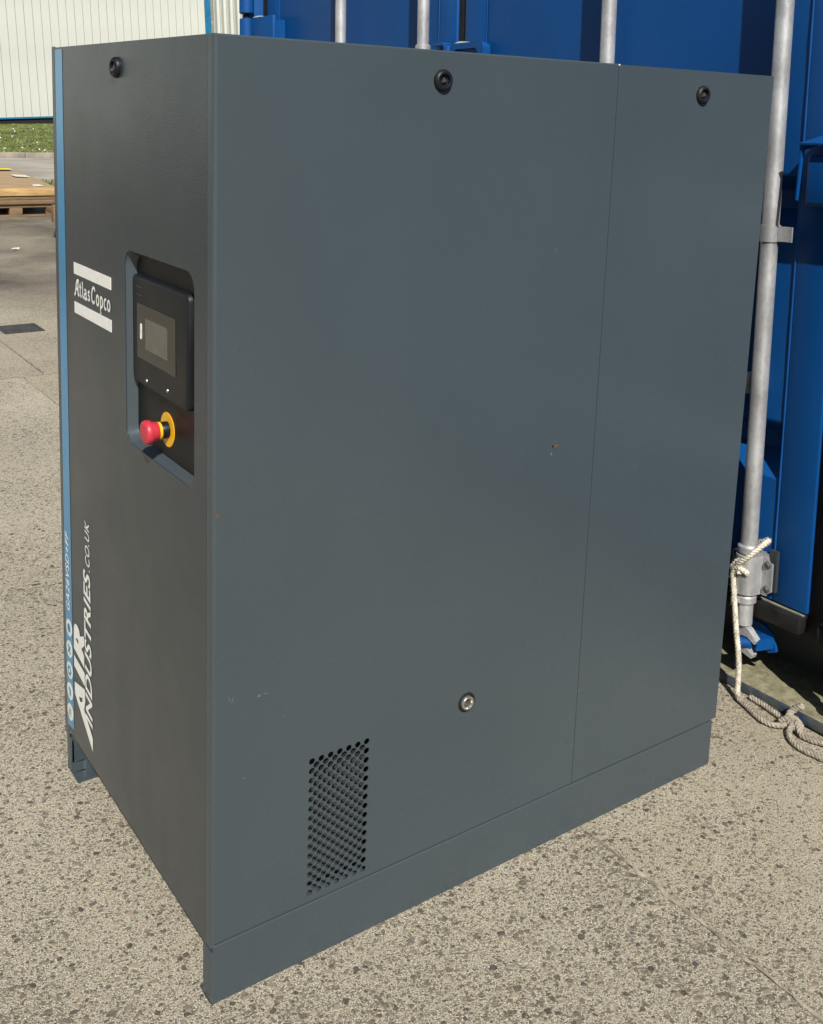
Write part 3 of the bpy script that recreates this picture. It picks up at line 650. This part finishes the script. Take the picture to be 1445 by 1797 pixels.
rope_part('knot_loop', [(1.566, 0.16, 0.34), (1.556, 0.186, 0.352), (1.562, 0.205, 0.345), (1.566, 0.19, 0.366), (1.556, 0.182, 0.335)])
rope_part('trailing_length', [(1.556, -0.012, 0.022), (1.546, -0.026, 0.020), (1.520, -0.034, 0.010), (1.497, -0.060, 0.0095), (1.492, -0.10, 0.0095), (1.502, -0.15, 0.0095), (1.515, -0.24, 0.0095), (1.50, -0.36, 0.0095)], mat='rope_dirty')
rope_part('trailing_length', [(1.579, 0.125, 0.0085), (1.577, 0.085, 0.0085), (1.566, 0.03, 0.0095), (1.560, 0.0, 0.012), (1.553, -0.03, 0.024), (1.540, -0.055, 0.012), (1.545, -0.085, 0.0095), (1.560, -0.12, 0.0095), (1.566, -0.2, 0.0095), (1.555, -0.33, 0.0095)], mat='rope_dirty')
rope_part('knot', [(1.545, 0.01, 0.012), (1.552, -0.012, 0.028), (1.566, -0.022, 0.024), (1.566, -0.036, 0.012), (1.552, -0.036, 0.014), (1.548, -0.016, 0.020), (1.556, -0.004, 0.034), (1.568, -0.016, 0.052), (1.574, -0.030, 0.064)], 0.0048, 0.0046, mat='rope_dirty')

# ------------------------------------------------------------------ the machine
L, W, H, HB, SEAM = 1.2745, 0.773, 1.590, 0.112, 0.8135
mac = empty('air_compressor', 'tall dark grey enclosed air compressor with blue stripe and white lettering standing on concrete', 'air compressor')
# near-black core added behind the panels to keep their gaps dark
bxo('dark_core', M['void'], mac, 0.045, L - 0.03, 0.05, W - 0.03, HB + 0.01, H - 0.02)
bxo('top_panel', M['coat'], mac, 0.012, L - 0.004, 0.012, W - 0.012, H - 0.012, H - 0.003)
XF = lambda x: (lambda a, b: (x, a, b))
# side panel with cut-outs
S_ = lambda y: (lambda a, b: (a, y, b))
VX0, VX1, VZ0, VZ1 = 0.1858 - 0.00925, 0.2967 + 0.00925, 0.1318 - 0.00903, 0.3848 + 0.00903
bm = new()
slab_holes(bm, [(0.006, HB + 0.0026), (SEAM - 0.0008, HB + 0.0026), (SEAM - 0.0008, H - 0.004), (0.006, H - 0.004)],
           [[(VX0, VZ0), (VX0, VZ1), (VX1, VZ1), (VX1, VZ0)], circle(0.5202, 0.3905, 0.0195, 28)], S_(0.0), S_(0.0018))
P = [(0.006, 0.0)] + [(0.006 - 0.006 * math.sin(R(t)), 0.006 - 0.006 * math.cos(R(t))) for t in (15, 30, 45, 60, 75, 90)] + [(0.0, 0.0205), (0.002, 0.0205), (0.002, 0.006), (0.006, 0.0018)]
prism(bm, P, lambda a, b: (a, b, HB - 0.006), lambda a, b: (a, b, H - 0.0015))
prism(bm, [(0.006, H - 0.004), (SEAM - 0.0008, H - 0.004), (SEAM - 0.0008, H - 0.0015), (0.006, H - 0.0015)], lambda a, b: (a, 0.0 if b < H - 0.002 else 0.0022, b), lambda a, b: (a, 0.014, b))
box(bm, SEAM - 0.0032, SEAM - 0.0008, 0.0019, 0.02, HB + 0.0015, H - 0.004)
side = put('side_panel', bm, M['coat'], mac, 30)
# perforated vent: every hole is cut
bm = new(); HX, HZ = 0.00925, 0.25303 / 14 / 2; rr = 0.0058; N = 16
def diamond(cx, cz):
    cor = [(cx + HX, cz), (cx, cz + HZ), (cx - HX, cz), (cx, cz - HZ)]
    cv = [bm.verts.new((x, 0.0, z)) for x, z in cor]
    ring = [bm.verts.new((cx + rr * math.cos(2 * math.pi * i / N), 0.0, cz + rr * math.sin(2 * math.pi * i / N))) for i in range(N)]
    rin = [bm.verts.new((v.co.x, 0.0016, v.co.z)) for v in ring]
    for q in range(4):
        seg = [ring[(q * N // 4 + i) % N] for i in range(N // 4 + 1)]
        bm.faces.new([cv[q], cv[(q + 1) % 4]] + seg[::-1])
    for i in range(N): bm.faces.new((ring[i], ring[(i + 1) % N], rin[(i + 1) % N], rin[i]))
for i in range(7):
    for j in range(15): diamond(0.1858 + 2 * HX * i, 0.1318 + 2 * HZ * j)
for i in range(6):
    for j in range(14): diamond(0.1858 + HX + 2 * HX * i, 0.1318 + HZ + 2 * HZ * j)
def tri(*p): bm.faces.new([bm.verts.new((x, 0.0, z)) for x, z in p])
for j in range(14):
    z = 0.1318 + HZ + 2 * HZ * j
    tri((VX0, z - HZ), (VX0 + HX, z), (VX0, z + HZ)); tri((VX1, z - HZ), (VX1, z + HZ), (VX1 - HX, z))
for i in range(6):
    x = 0.1858 + HX + 2 * HX * i
    tri((x - HX, VZ0), (x + HX, VZ0), (x, VZ0 + HZ)); tri((x - HX, VZ1), (x, VZ1 - HZ), (x + HX, VZ1))
for x, z, sx, sz in ((VX0, VZ0, 1, 1), (VX1, VZ0, -1, 1), (VX0, VZ1, 1, -1), (VX1, VZ1, -1, -1)): tri((x, z), (x + sx * HX, z), (x, z + sz * HZ))
bmesh.ops.remove_doubles(bm, verts=bm.verts[:], dist=1e-5)
put('vent_perforation', bm, M['coat'], side)
bxo('inner_baffle', M['foam'], side, 0.15, 0.34, 0.036, 0.040, 0.118, 0.33)
# rear side panel
bm = new(); slab_holes(bm, [(SEAM + 0.0008, HB + 0.0026), (L - 0.001, HB + 0.0026), (L - 0.001, H - 0.0025), (SEAM + 0.0008, H - 0.0025)], [], S_(0.0003), S_(0.0021))
box(bm, SEAM + 0.0008, SEAM + 0.0032, 0.0022, 0.02, HB + 0.0015, H - 0.004); box(bm, L - 0.003, L - 0.001, 0.0022, 0.02, HB + 0.0015, H - 0.004)
box(bm, SEAM + 0.0034, L - 0.0032, 0.0022, 0.02, H - 0.0045, H - 0.0025)
put('rear_side_panel', bm, M['coat'], mac, 30)
bxo('back_panel', M['coat'], mac, L - 0.028, L - 0.0035, 0.022, W - 0.004, HB + 0.002, H - 0.004)
# left (hidden) side panel with its front return
bm = new(); prism(bm, [(W, H), (W + 0.010, 0.085), (0.7565, 0.085), (0.7565, H)], XF(0.0), XF(0.003)); bmesh.ops.bevel(bm, geom=bm.edges[:], offset=0.0008, segments=1, affect='EDGES')
left = put('side_return', bm, M['coat'], mac, 30)
bm = new(); prism(bm, [(W, H - 0.002), (W + 0.010, 0.085), (W + 0.007, 0.085), (W - 0.003, H - 0.002)], XF(0.0032), XF(L - 0.004)); put('left_side_panel', bm, M['coat'], mac, 30)
# front panel with the rounded control recess
RY0, RY1, RZ0, RZ1 = 0.0695, 0.3715, 0.8825, 1.2325
XF = lambda x: (lambda a, b: (x, a, b))
bm = new(); rout = rrect(RY0, RY1, RZ0, RZ1, 0.030, 8)
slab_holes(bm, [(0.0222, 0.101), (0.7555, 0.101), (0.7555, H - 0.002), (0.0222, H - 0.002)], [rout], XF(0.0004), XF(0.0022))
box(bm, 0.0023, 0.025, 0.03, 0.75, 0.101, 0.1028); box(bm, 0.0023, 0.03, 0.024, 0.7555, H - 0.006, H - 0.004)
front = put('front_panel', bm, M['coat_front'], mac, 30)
DX = 0.0190
rin = rrect(RY0 + 0.004, RY1 - 0.011, RZ0 + 0.008, RZ1 - 0.010, 0.022, 8)
bm = new(); n = len(rout)
A = [bm.verts.new((0.0021, *p)) for p in rout]; M1 = [bm.verts.new((0.0045, *(Vector(p).lerp(Vector(q), 0.16)))) for p, q in zip(rout, rin)]; B = [bm.verts.new((DX + 0.001, *p)) for p in rin]
for a, b in ((A, M1), (M1, B)):
    for i in range(n): bm.faces.new((a[i], a[(i + 1) % n], b[(i + 1) % n], b[i]))
put('recess_surround', bm, M['coat'], mac, 40)
cp = new(); poly_holes(cp, rrect(RY0 - 0.01, RY1 + 0.002, RZ0 - 0.004, RZ1, 0.02), [], XF(DX)); cp = put('control_panel', cp, M['black_matt'], mac)
bm = new(); rings = []
for dx, ins in ((DX - 0.0003, 0.0), (0.0115, 0.0005), (0.0095, 0.0018), (0.0085, 0.0050)):
    rings.append([bm.verts.new((dx, *p)) for p in rrect(0.1125 + ins, 0.3600 - ins, 0.9975 + ins, 1.1905 - ins, 0.012, 5)])
for a, b in zip(rings, rings[1:]):
    for i in range(len(a)): bm.faces.new((a[i], a[(i + 1) % len(a)], b[(i + 1) % len(a)], b[i]))
bm.faces.new(rings[-1]); put('display_housing', bm, M['black'], cp, 50)
bm = new(); prism(bm, rrect(0.1625, 0.3335, 1.0455, 1.1425, 0.002, 2), XF(0.0078), XF(0.0084)); put('display_glass', bm, M['glass'], cp)
bm = new(); prism(bm, rrect(0.1955, 0.2935, 1.0665, 1.1210, 0.001, 2), XF(0.0072), XF(0.0077)); put('screen', bm, M['screen'], cp)
bm = new(); T = XF(0.0070)
slab_holes(bm, rrect(0.3105, 0.3175, 1.080, 1.108, 0.0034, 5), [rrect(0.3117, 0.3163, 1.0815, 1.0955, 0.0022, 4)], XF(0.0070), XF(0.0077)); stroke(bm, [(0.314, 1.083), (0.314, 1.094)], 0.0008, T); put('usb_symbol', bm, M['white'], cp)
for y, z in ((0.2905, 1.0105), (0.1975, 1.0150)):
    latheo('screw', M['steel'], cp, [(0, 0.0035), (0.0012, 0.0030), (0.0018, 0.0015)], (0.0084, y, z), (-1, 0, 0), 12)
for z in (1.170, 1.156): bxo('embossed_mark', M['coat_dark'], cp, 0.0078, 0.0084, 0.312, 0.337, z, z + 0.002)
# emergency stop
EY, EZ = 0.2216, 0.9400; ax = (-1, 0, 0)
es = latheo('emergency_stop', M['black'], mac, [(0, 0.0145), (0.0145, 0.0145), (0.016, 0.0135)], (DX, EY, EZ), ax, 36)
latheo('warning_disc', M['yellow'], es, [(0.0006, 0.030), (0.0016, 0.030)], (DX, EY, EZ), ax, 40)
latheo('collar_ring', M['yellow'], es, [(0.0148, 0.0152), (0.0193, 0.0152)], (DX, EY, EZ), ax, 32)
latheo('push_button', M['red'], es, [(0.0195, 0.0155), (0.0205, 0.0165), (0.0305, 0.0170), (0.0312, 0.0180), (0.0318, 0.0200), (0.0338, 0.0208), (0.0400, 0.0208), (0.0432, 0.0190), (0.0446, 0.0150), (0.0453, 0.006)], (DX, EY, EZ), ax, 40, ang=50)
bm = new()
bm.free()
# quarter-turn latches
def latch(c, axis):
    a = Vector(axis)
    o = latheo('latch', M['black'], mac, [(-0.0005, 0.0180), (0.002, 0.0183), (0.0045, 0.0175), (0.0078, 0.0150), (0.0086, 0.0128), (0.0076, 0.0108), (0.0025, 0.0098), (0.0015, 0.006)], c, axis, 36, ang=50)
    bm = new(); lathe(bm, [(0.0016, 0.0055), (0.0060, 0.0050), (0.0063, 0.003)], c, axis, 3); put('key_insert', bm, M['iron'], o)
latch((0.4068, -0.0003, 1.5400), (0, -1, 0)); latch((1.0516, 0.0, 1.5405), (0, -1, 0)); latch((0.0001, 0.3995, 1.5450), (-1, 0, 0))
# port with steel ring
pt = latheo('port', M['rubber'], mac, [(-0.002, 0.0148), (0.0, 0.0192), (0.0022, 0.0186), (0.0026, 0.0165), (0.0005, 0.0150), (-0.012, 0.0145)], (0.5202, 0.0, 0.3905), (0, -1, 0), 36, False, False, 50)
latheo('steel_ring', M['steel'], pt, [(-0.004, 0.0142), (0.0045, 0.0142), (0.0062, 0.0128), (0.0062, 0.0100), (0.004, 0.0086), (0.002, 0.0080), (-0.0117, 0.0080)], (0.5202, 0.0, 0.3905), (0, -1, 0), 36, False, False, 40)
latheo('bore', M['rust'], pt, [(-0.0125, 0.0085), (-0.0118, 0.0085)], (0.5202, 0.0, 0.3905), (0, -1, 0), 24)
# base rails
bm = new()
slab_holes(bm, [(0.003, 0.002), (1.2599, 0.002), (1.2599, HB - 0.001), (0.003, HB - 0.001)], [], S_(-0.0010), S_(0.0042))
P = [(0.003, -0.0010), (0.0008, 0.0002), (0.0, 0.003), (0.0, 0.032), (0.003, 0.032), (0.003, 0.0042)]
prism(bm, P, lambda a, b: (a, b, 0.002), lambda a, b: (a, b, HB - 0.012))
box(bm, 0.0, 1.258, 0.0044, 0.045, 0.002, 0.005); box(bm, 0.01, 1.258, 0.0044, 0.04, HB - 0.005, HB - 0.002)
bmesh.ops.bevel(bm, geom=[e for e in bm.edges if all(abs(v.co.z - HB + 0.001) < 1e-6 and v.co.y < 0.001 for v in e.verts)], offset=0.0012, segments=1, affect='EDGES')
put('base_rail', bm, M['coat'], mac, 30)
bm = new(); box(bm, 0.003, 1.26, W - 0.004, W - 0.001, 0.002, HB - 0.031); box(bm, 0.0, 0.003, 0.7445, W - 0.001, 0.002, 0.084, bev=0.0008)
box(bm, 0.0, 1.258, 0.70, W - 0.0042, 0.002, 0.005); box(bm, 0.030, 1.25, 0.735, 0.738, 0.0055, 0.098)
prism(bm, [(0.0, 0.737), (0.012, 0.7445), (0.030, 0.735), (0.030, 0.738)], lambda a, b: (a, b, 0.006), lambda a, b: (a, b, 0.03))
rl = put('base_rail', bm, M['coat'], mac, 30)
latheo('bolt_hole', M['steel'], rl, [(0, 0.006), (0.001, 0.006)], (0.10, 0.735, 0.03), (0, -1, 0), 14)
bxo('base_pan', M['coat_dark'], mac, 0.03, 1.25, 0.046, 0.734, 0.092, 0.096)
# blue stripe with lettering and pictograms
bm = new(); prism(bm, [(0.7185, 0.121), (0.7635, 0.1125), (0.7515, H - 0.006), (0.7065, H - 0.006)], XF(-0.0002), XF(-0.0001)); stp = put('blue_stripe', bm, M['stripe'], mac)
def vtext(txt, z0, z1, ybase, ytop, x, **k): return text_mesh(txt, lambda u, v: (x, ybase + (ytop - ybase) * v, z0 + (z1 - z0) * u), **k)
put('model_lettering', vtext('GA26VSD+FF', 0.394, 0.573, 0.7300, 0.7530, -0.0006, shear=0.14, offset=0.016, space=1.15), M['white'], stp)
XI = -0.0006; TI = XF(XI); TI2 = XF(-0.0010)
for k, zc in enumerate((0.3535, 0.3030, 0.2525, 0.2020, 0.1520)):
    yc = 0.7425 - 0.004 * (zc - 0.15) / 0.2
    bm = new(); prism(bm, circle(yc, zc, 0.0193, 28), TI, XF(-0.0003)); ic = put('icon_disc', bm, M['icon_white'], stp)
    bm = new()
    if k == 0: prism(bm, circle(yc, zc, 0.0100, 20), TI2, XF(-0.0007))
    elif k == 1:
        stroke(bm, [(yc - 0.008, zc - 0.009), (yc + 0.008, zc + 0.009)], 0.006, TI2); stroke(bm, [(yc + 0.008, zc - 0.008), (yc - 0.008, zc + 0.008)], 0.0045, XF(-0.0012))
    elif k == 2:
        stroke(bm, circle(yc, zc, 0.0085, 16), 0.005, TI2, True)
        for a in range(0, 360, 60): stroke(bm, [(yc + 0.009 * math.cos(R(a)), zc + 0.009 * math.sin(R(a))), (yc + 0.013 * math.cos(R(a)), zc + 0.013 * math.sin(R(a)))], 0.004, XF(-0.0012))
    elif k == 3:
        prism(bm, [(yc - 0.007, zc - 0.010), (yc + 0.001, zc - 0.010), (yc + 0.001, zc), (yc + 0.008, zc + 0.006), (yc + 0.003, zc + 0.011), (yc - 0.007, zc + 0.006)], TI2, XF(-0.0007))
    else:
        for q in (-0.006, 0.0, 0.006): stroke(bm, [(yc + q, zc - 0.009), (yc + q + 0.002, zc - 0.003), (yc + q - 0.001, zc + 0.003), (yc + q + 0.002, zc + 0.009)], 0.0022, TI2)
    put('pictogram', bm, M['icon_blue'] if k < 4 else M['scuff'], ic)
# maker's logo: two bars and script lettering
LG = -0.0004
for z0, z1 in ((1.1468, 1.1698), (1.0679, 1.0905)):
    bm = new(); prism(bm, [(0.4433, z0), (0.6572, z0), (0.6572, z1), (0.4433, z1)], XF(LG), XF(0.0003)); put('logo_bar', bm, M['white'], front)
def script_logo():
    bm = new(); z0, hgt = 1.1065, 0.0285; y0, y1 = 0.6560, 0.4425
    # letters drawn on a grid: x advances in units, height 1 = capital
    gl = {'A': (1.0, [[(0.0, -0.02), (0.10, -0.06), (0.22, 0.08), (0.42, 0.75), (0.58, 1.0), (0.78, 1.06), (0.92, 0.98)], [(0.78, 1.0), (0.74, 0.5), (0.76, 0.08), (0.86, 0.0), (0.98, 0.08)], [(0.28, 0.42), (0.76, 0.42)]]),
          't': (0.42, [[(0.14, 0.95), (0.12, 0.12), (0.22, 0.0), (0.36, 0.06)], [(-0.04, 0.66), (0.34, 0.66)]]),
          'l': (0.36, [[(0.0, 1.02), (0.12, 1.06), (0.14, 0.1), (0.22, 0.0), (0.34, 0.06)]]),
          'a': (0.60, [[(0.08, 0.56), (0.22, 0.64), (0.38, 0.58), (0.40, 0.1), (0.48, 0.0), (0.58, 0.05)], arc(0.22, 0.17, 0.17, 0.19, 60, 330, 10)]),
          's': (0.52, [[(0.42, 0.55), (0.28, 0.64), (0.12, 0.54), (0.16, 0.38), (0.34, 0.28), (0.40, 0.12), (0.26, 0.0), (0.06, 0.08)]]),
          'C': (0.86, [[(0.72, 0.82), (0.66, 1.0), (0.46, 1.06), (0.22, 0.85), (0.10, 0.45), (0.18, 0.10), (0.40, -0.02), (0.66, 0.14)]]),
          'o': (0.62, [arc(0.28, 0.31, 0.21, 0.33, 0, 360, 14)]),
          'p': (0.66, [[(0.06, 0.62), (0.16, 0.62), (0.14, -0.40), (0.04, -0.42), (0.28, -0.42)], arc(0.32, 0.31, 0.20, 0.33, 140, -140, 12)]),
          'c': (0.54, [arc(0.30, 0.31, 0.22, 0.33, 55, 310, 12)])}
    x = 0; items = []
    for ch in 'Atlas Copco':
        if ch == ' ': x += 0.10; continue
        items.append((ch, x)); x += gl[ch][0] + 0.05
    for n_, (ch, xo) in enumerate(items):
        for q, st in enumerate(gl[ch][1]):
            pts = [(y0 + (y1 - y0) * (xo + px) / x, z0 + hgt * pz) for px, pz in st]
            xx = LG - 0.00012 * q - 0.00003 * n_
            stroke(bm, pts, 0.0058 if ch in 'AC' else 0.0052, XF(xx))
    return put('logo_lettering', bm, M['white'], front)
script_logo()
# dealer lettering
pieces = [([(0.7061, 0.2429), (0.6383, 0.2573), (0.6355, 0.2307), (0.6446, 0.2080), (0.5901, 0.1690), (0.5916, 0.1386), (0.7061, 0.2154)], [[(0.6788, 0.2209), (0.6537, 0.2293), (0.6555, 0.2199), (0.6700, 0.2125)]]),
          ([(0.7070, 0.3051), (0.6368, 0.2955), (0.6367, 0.2650), (0.7070, 0.2798)], []),
          ([(0.7049, 0.3696), (0.6993, 0.3794), (0.6916, 0.3835), (0.6786, 0.3837), (0.6685, 0.3783), (0.6631, 0.3667), (0.6371, 0.3789), (0.6365, 0.3573), (0.6554, 0.3424), (0.6378, 0.3338), (0.6380, 0.3065), (0.7066, 0.3216)], [[(0.6937, 0.3487), (0.6828, 0.3540), (0.6744, 0.3515), (0.6761, 0.3427)]])]
bm = new()
for o_, h_ in pieces: poly_holes(bm, o_, h_, XF(-0.0004))
put('air_lettering', bm, M['white'], front)
put('dealer_lettering', vtext('INDUSTRIES', 0.190, 0.533, 0.5900, 0.6335, -0.0005, shear=0.16, offset=0.024, space=1.02), M['white'], front)
put('dealer_lettering', vtext('.CO.UK', 0.538, 0.643, 0.5915, 0.6190, -0.0005, shear=0.16, offset=0.008, space=1.1), M['white'], front)
# paint wear
cs = lambda y: (lambda a, b: (a, y, b))
def fleck(mat, cx, cz, rx, rz, n=7, rot=0.0, name='paint_chip'):
    P = []
    for i in range(n):
        t = 2 * math.pi * i / n; r = random.uniform(0.7, 1.15); a, b = rx * r * math.cos(t), rz * r * math.sin(t)
        P.append((cx + a * math.cos(rot) - b * math.sin(rot), cz + a * math.sin(rot) + b * math.cos(rot)))
    chip(name, mat, mac, P, cs(-0.0003), cs(0.0001))
fleck(M['rust'], 0.7097, 0.8651, 0.0092, 0.0042, rot=0.1); fleck(M['void'], 0.7035, 0.8655, 0.0026, 0.0030); fleck(M['scuff'], 0.7005, 0.8506, 0.0022, 0.0035); fleck(M['rust'], 0.007, 0.8618, 0.0035, 0.0055)
fleck(M['scuff'], 0.0833, 0.539, 0.0035, 0.0022); fleck(M['scuff'], 0.095, 0.5395, 0.006, 0.0007, rot=-0.1); fleck(M['scuff'], 0.030, 0.549, 0.0008, 0.006, rot=0.3); fleck(M['scuff'], 0.036, 0.546, 0.0007, 0.006, rot=-0.3)
fleck(M['pale'], 0.8376, 0.0775, 0.0028, 0.0026, name='paint_chip'); fleck(M['pale'], SEAM, H - 0.003, 0.0025, 0.0016)
for i in range(9): fleck(M['scuff'], 0.030 + i * 0.0045, 0.0740 + i * 0.0014 + random.uniform(-.0007, .0007), 0.0028, 0.0006 + 0.0004 * random.random(), rot=0.3, name='scuff_mark')
for i in range(5): fleck(M['scuff'], random.uniform(0.05, 1.2), random.uniform(0.15, 1.4), random.uniform(0.0006, 0.0014), random.uniform(0.0006, 0.003), rot=random.uniform(-1, 1), name='scuff_mark')
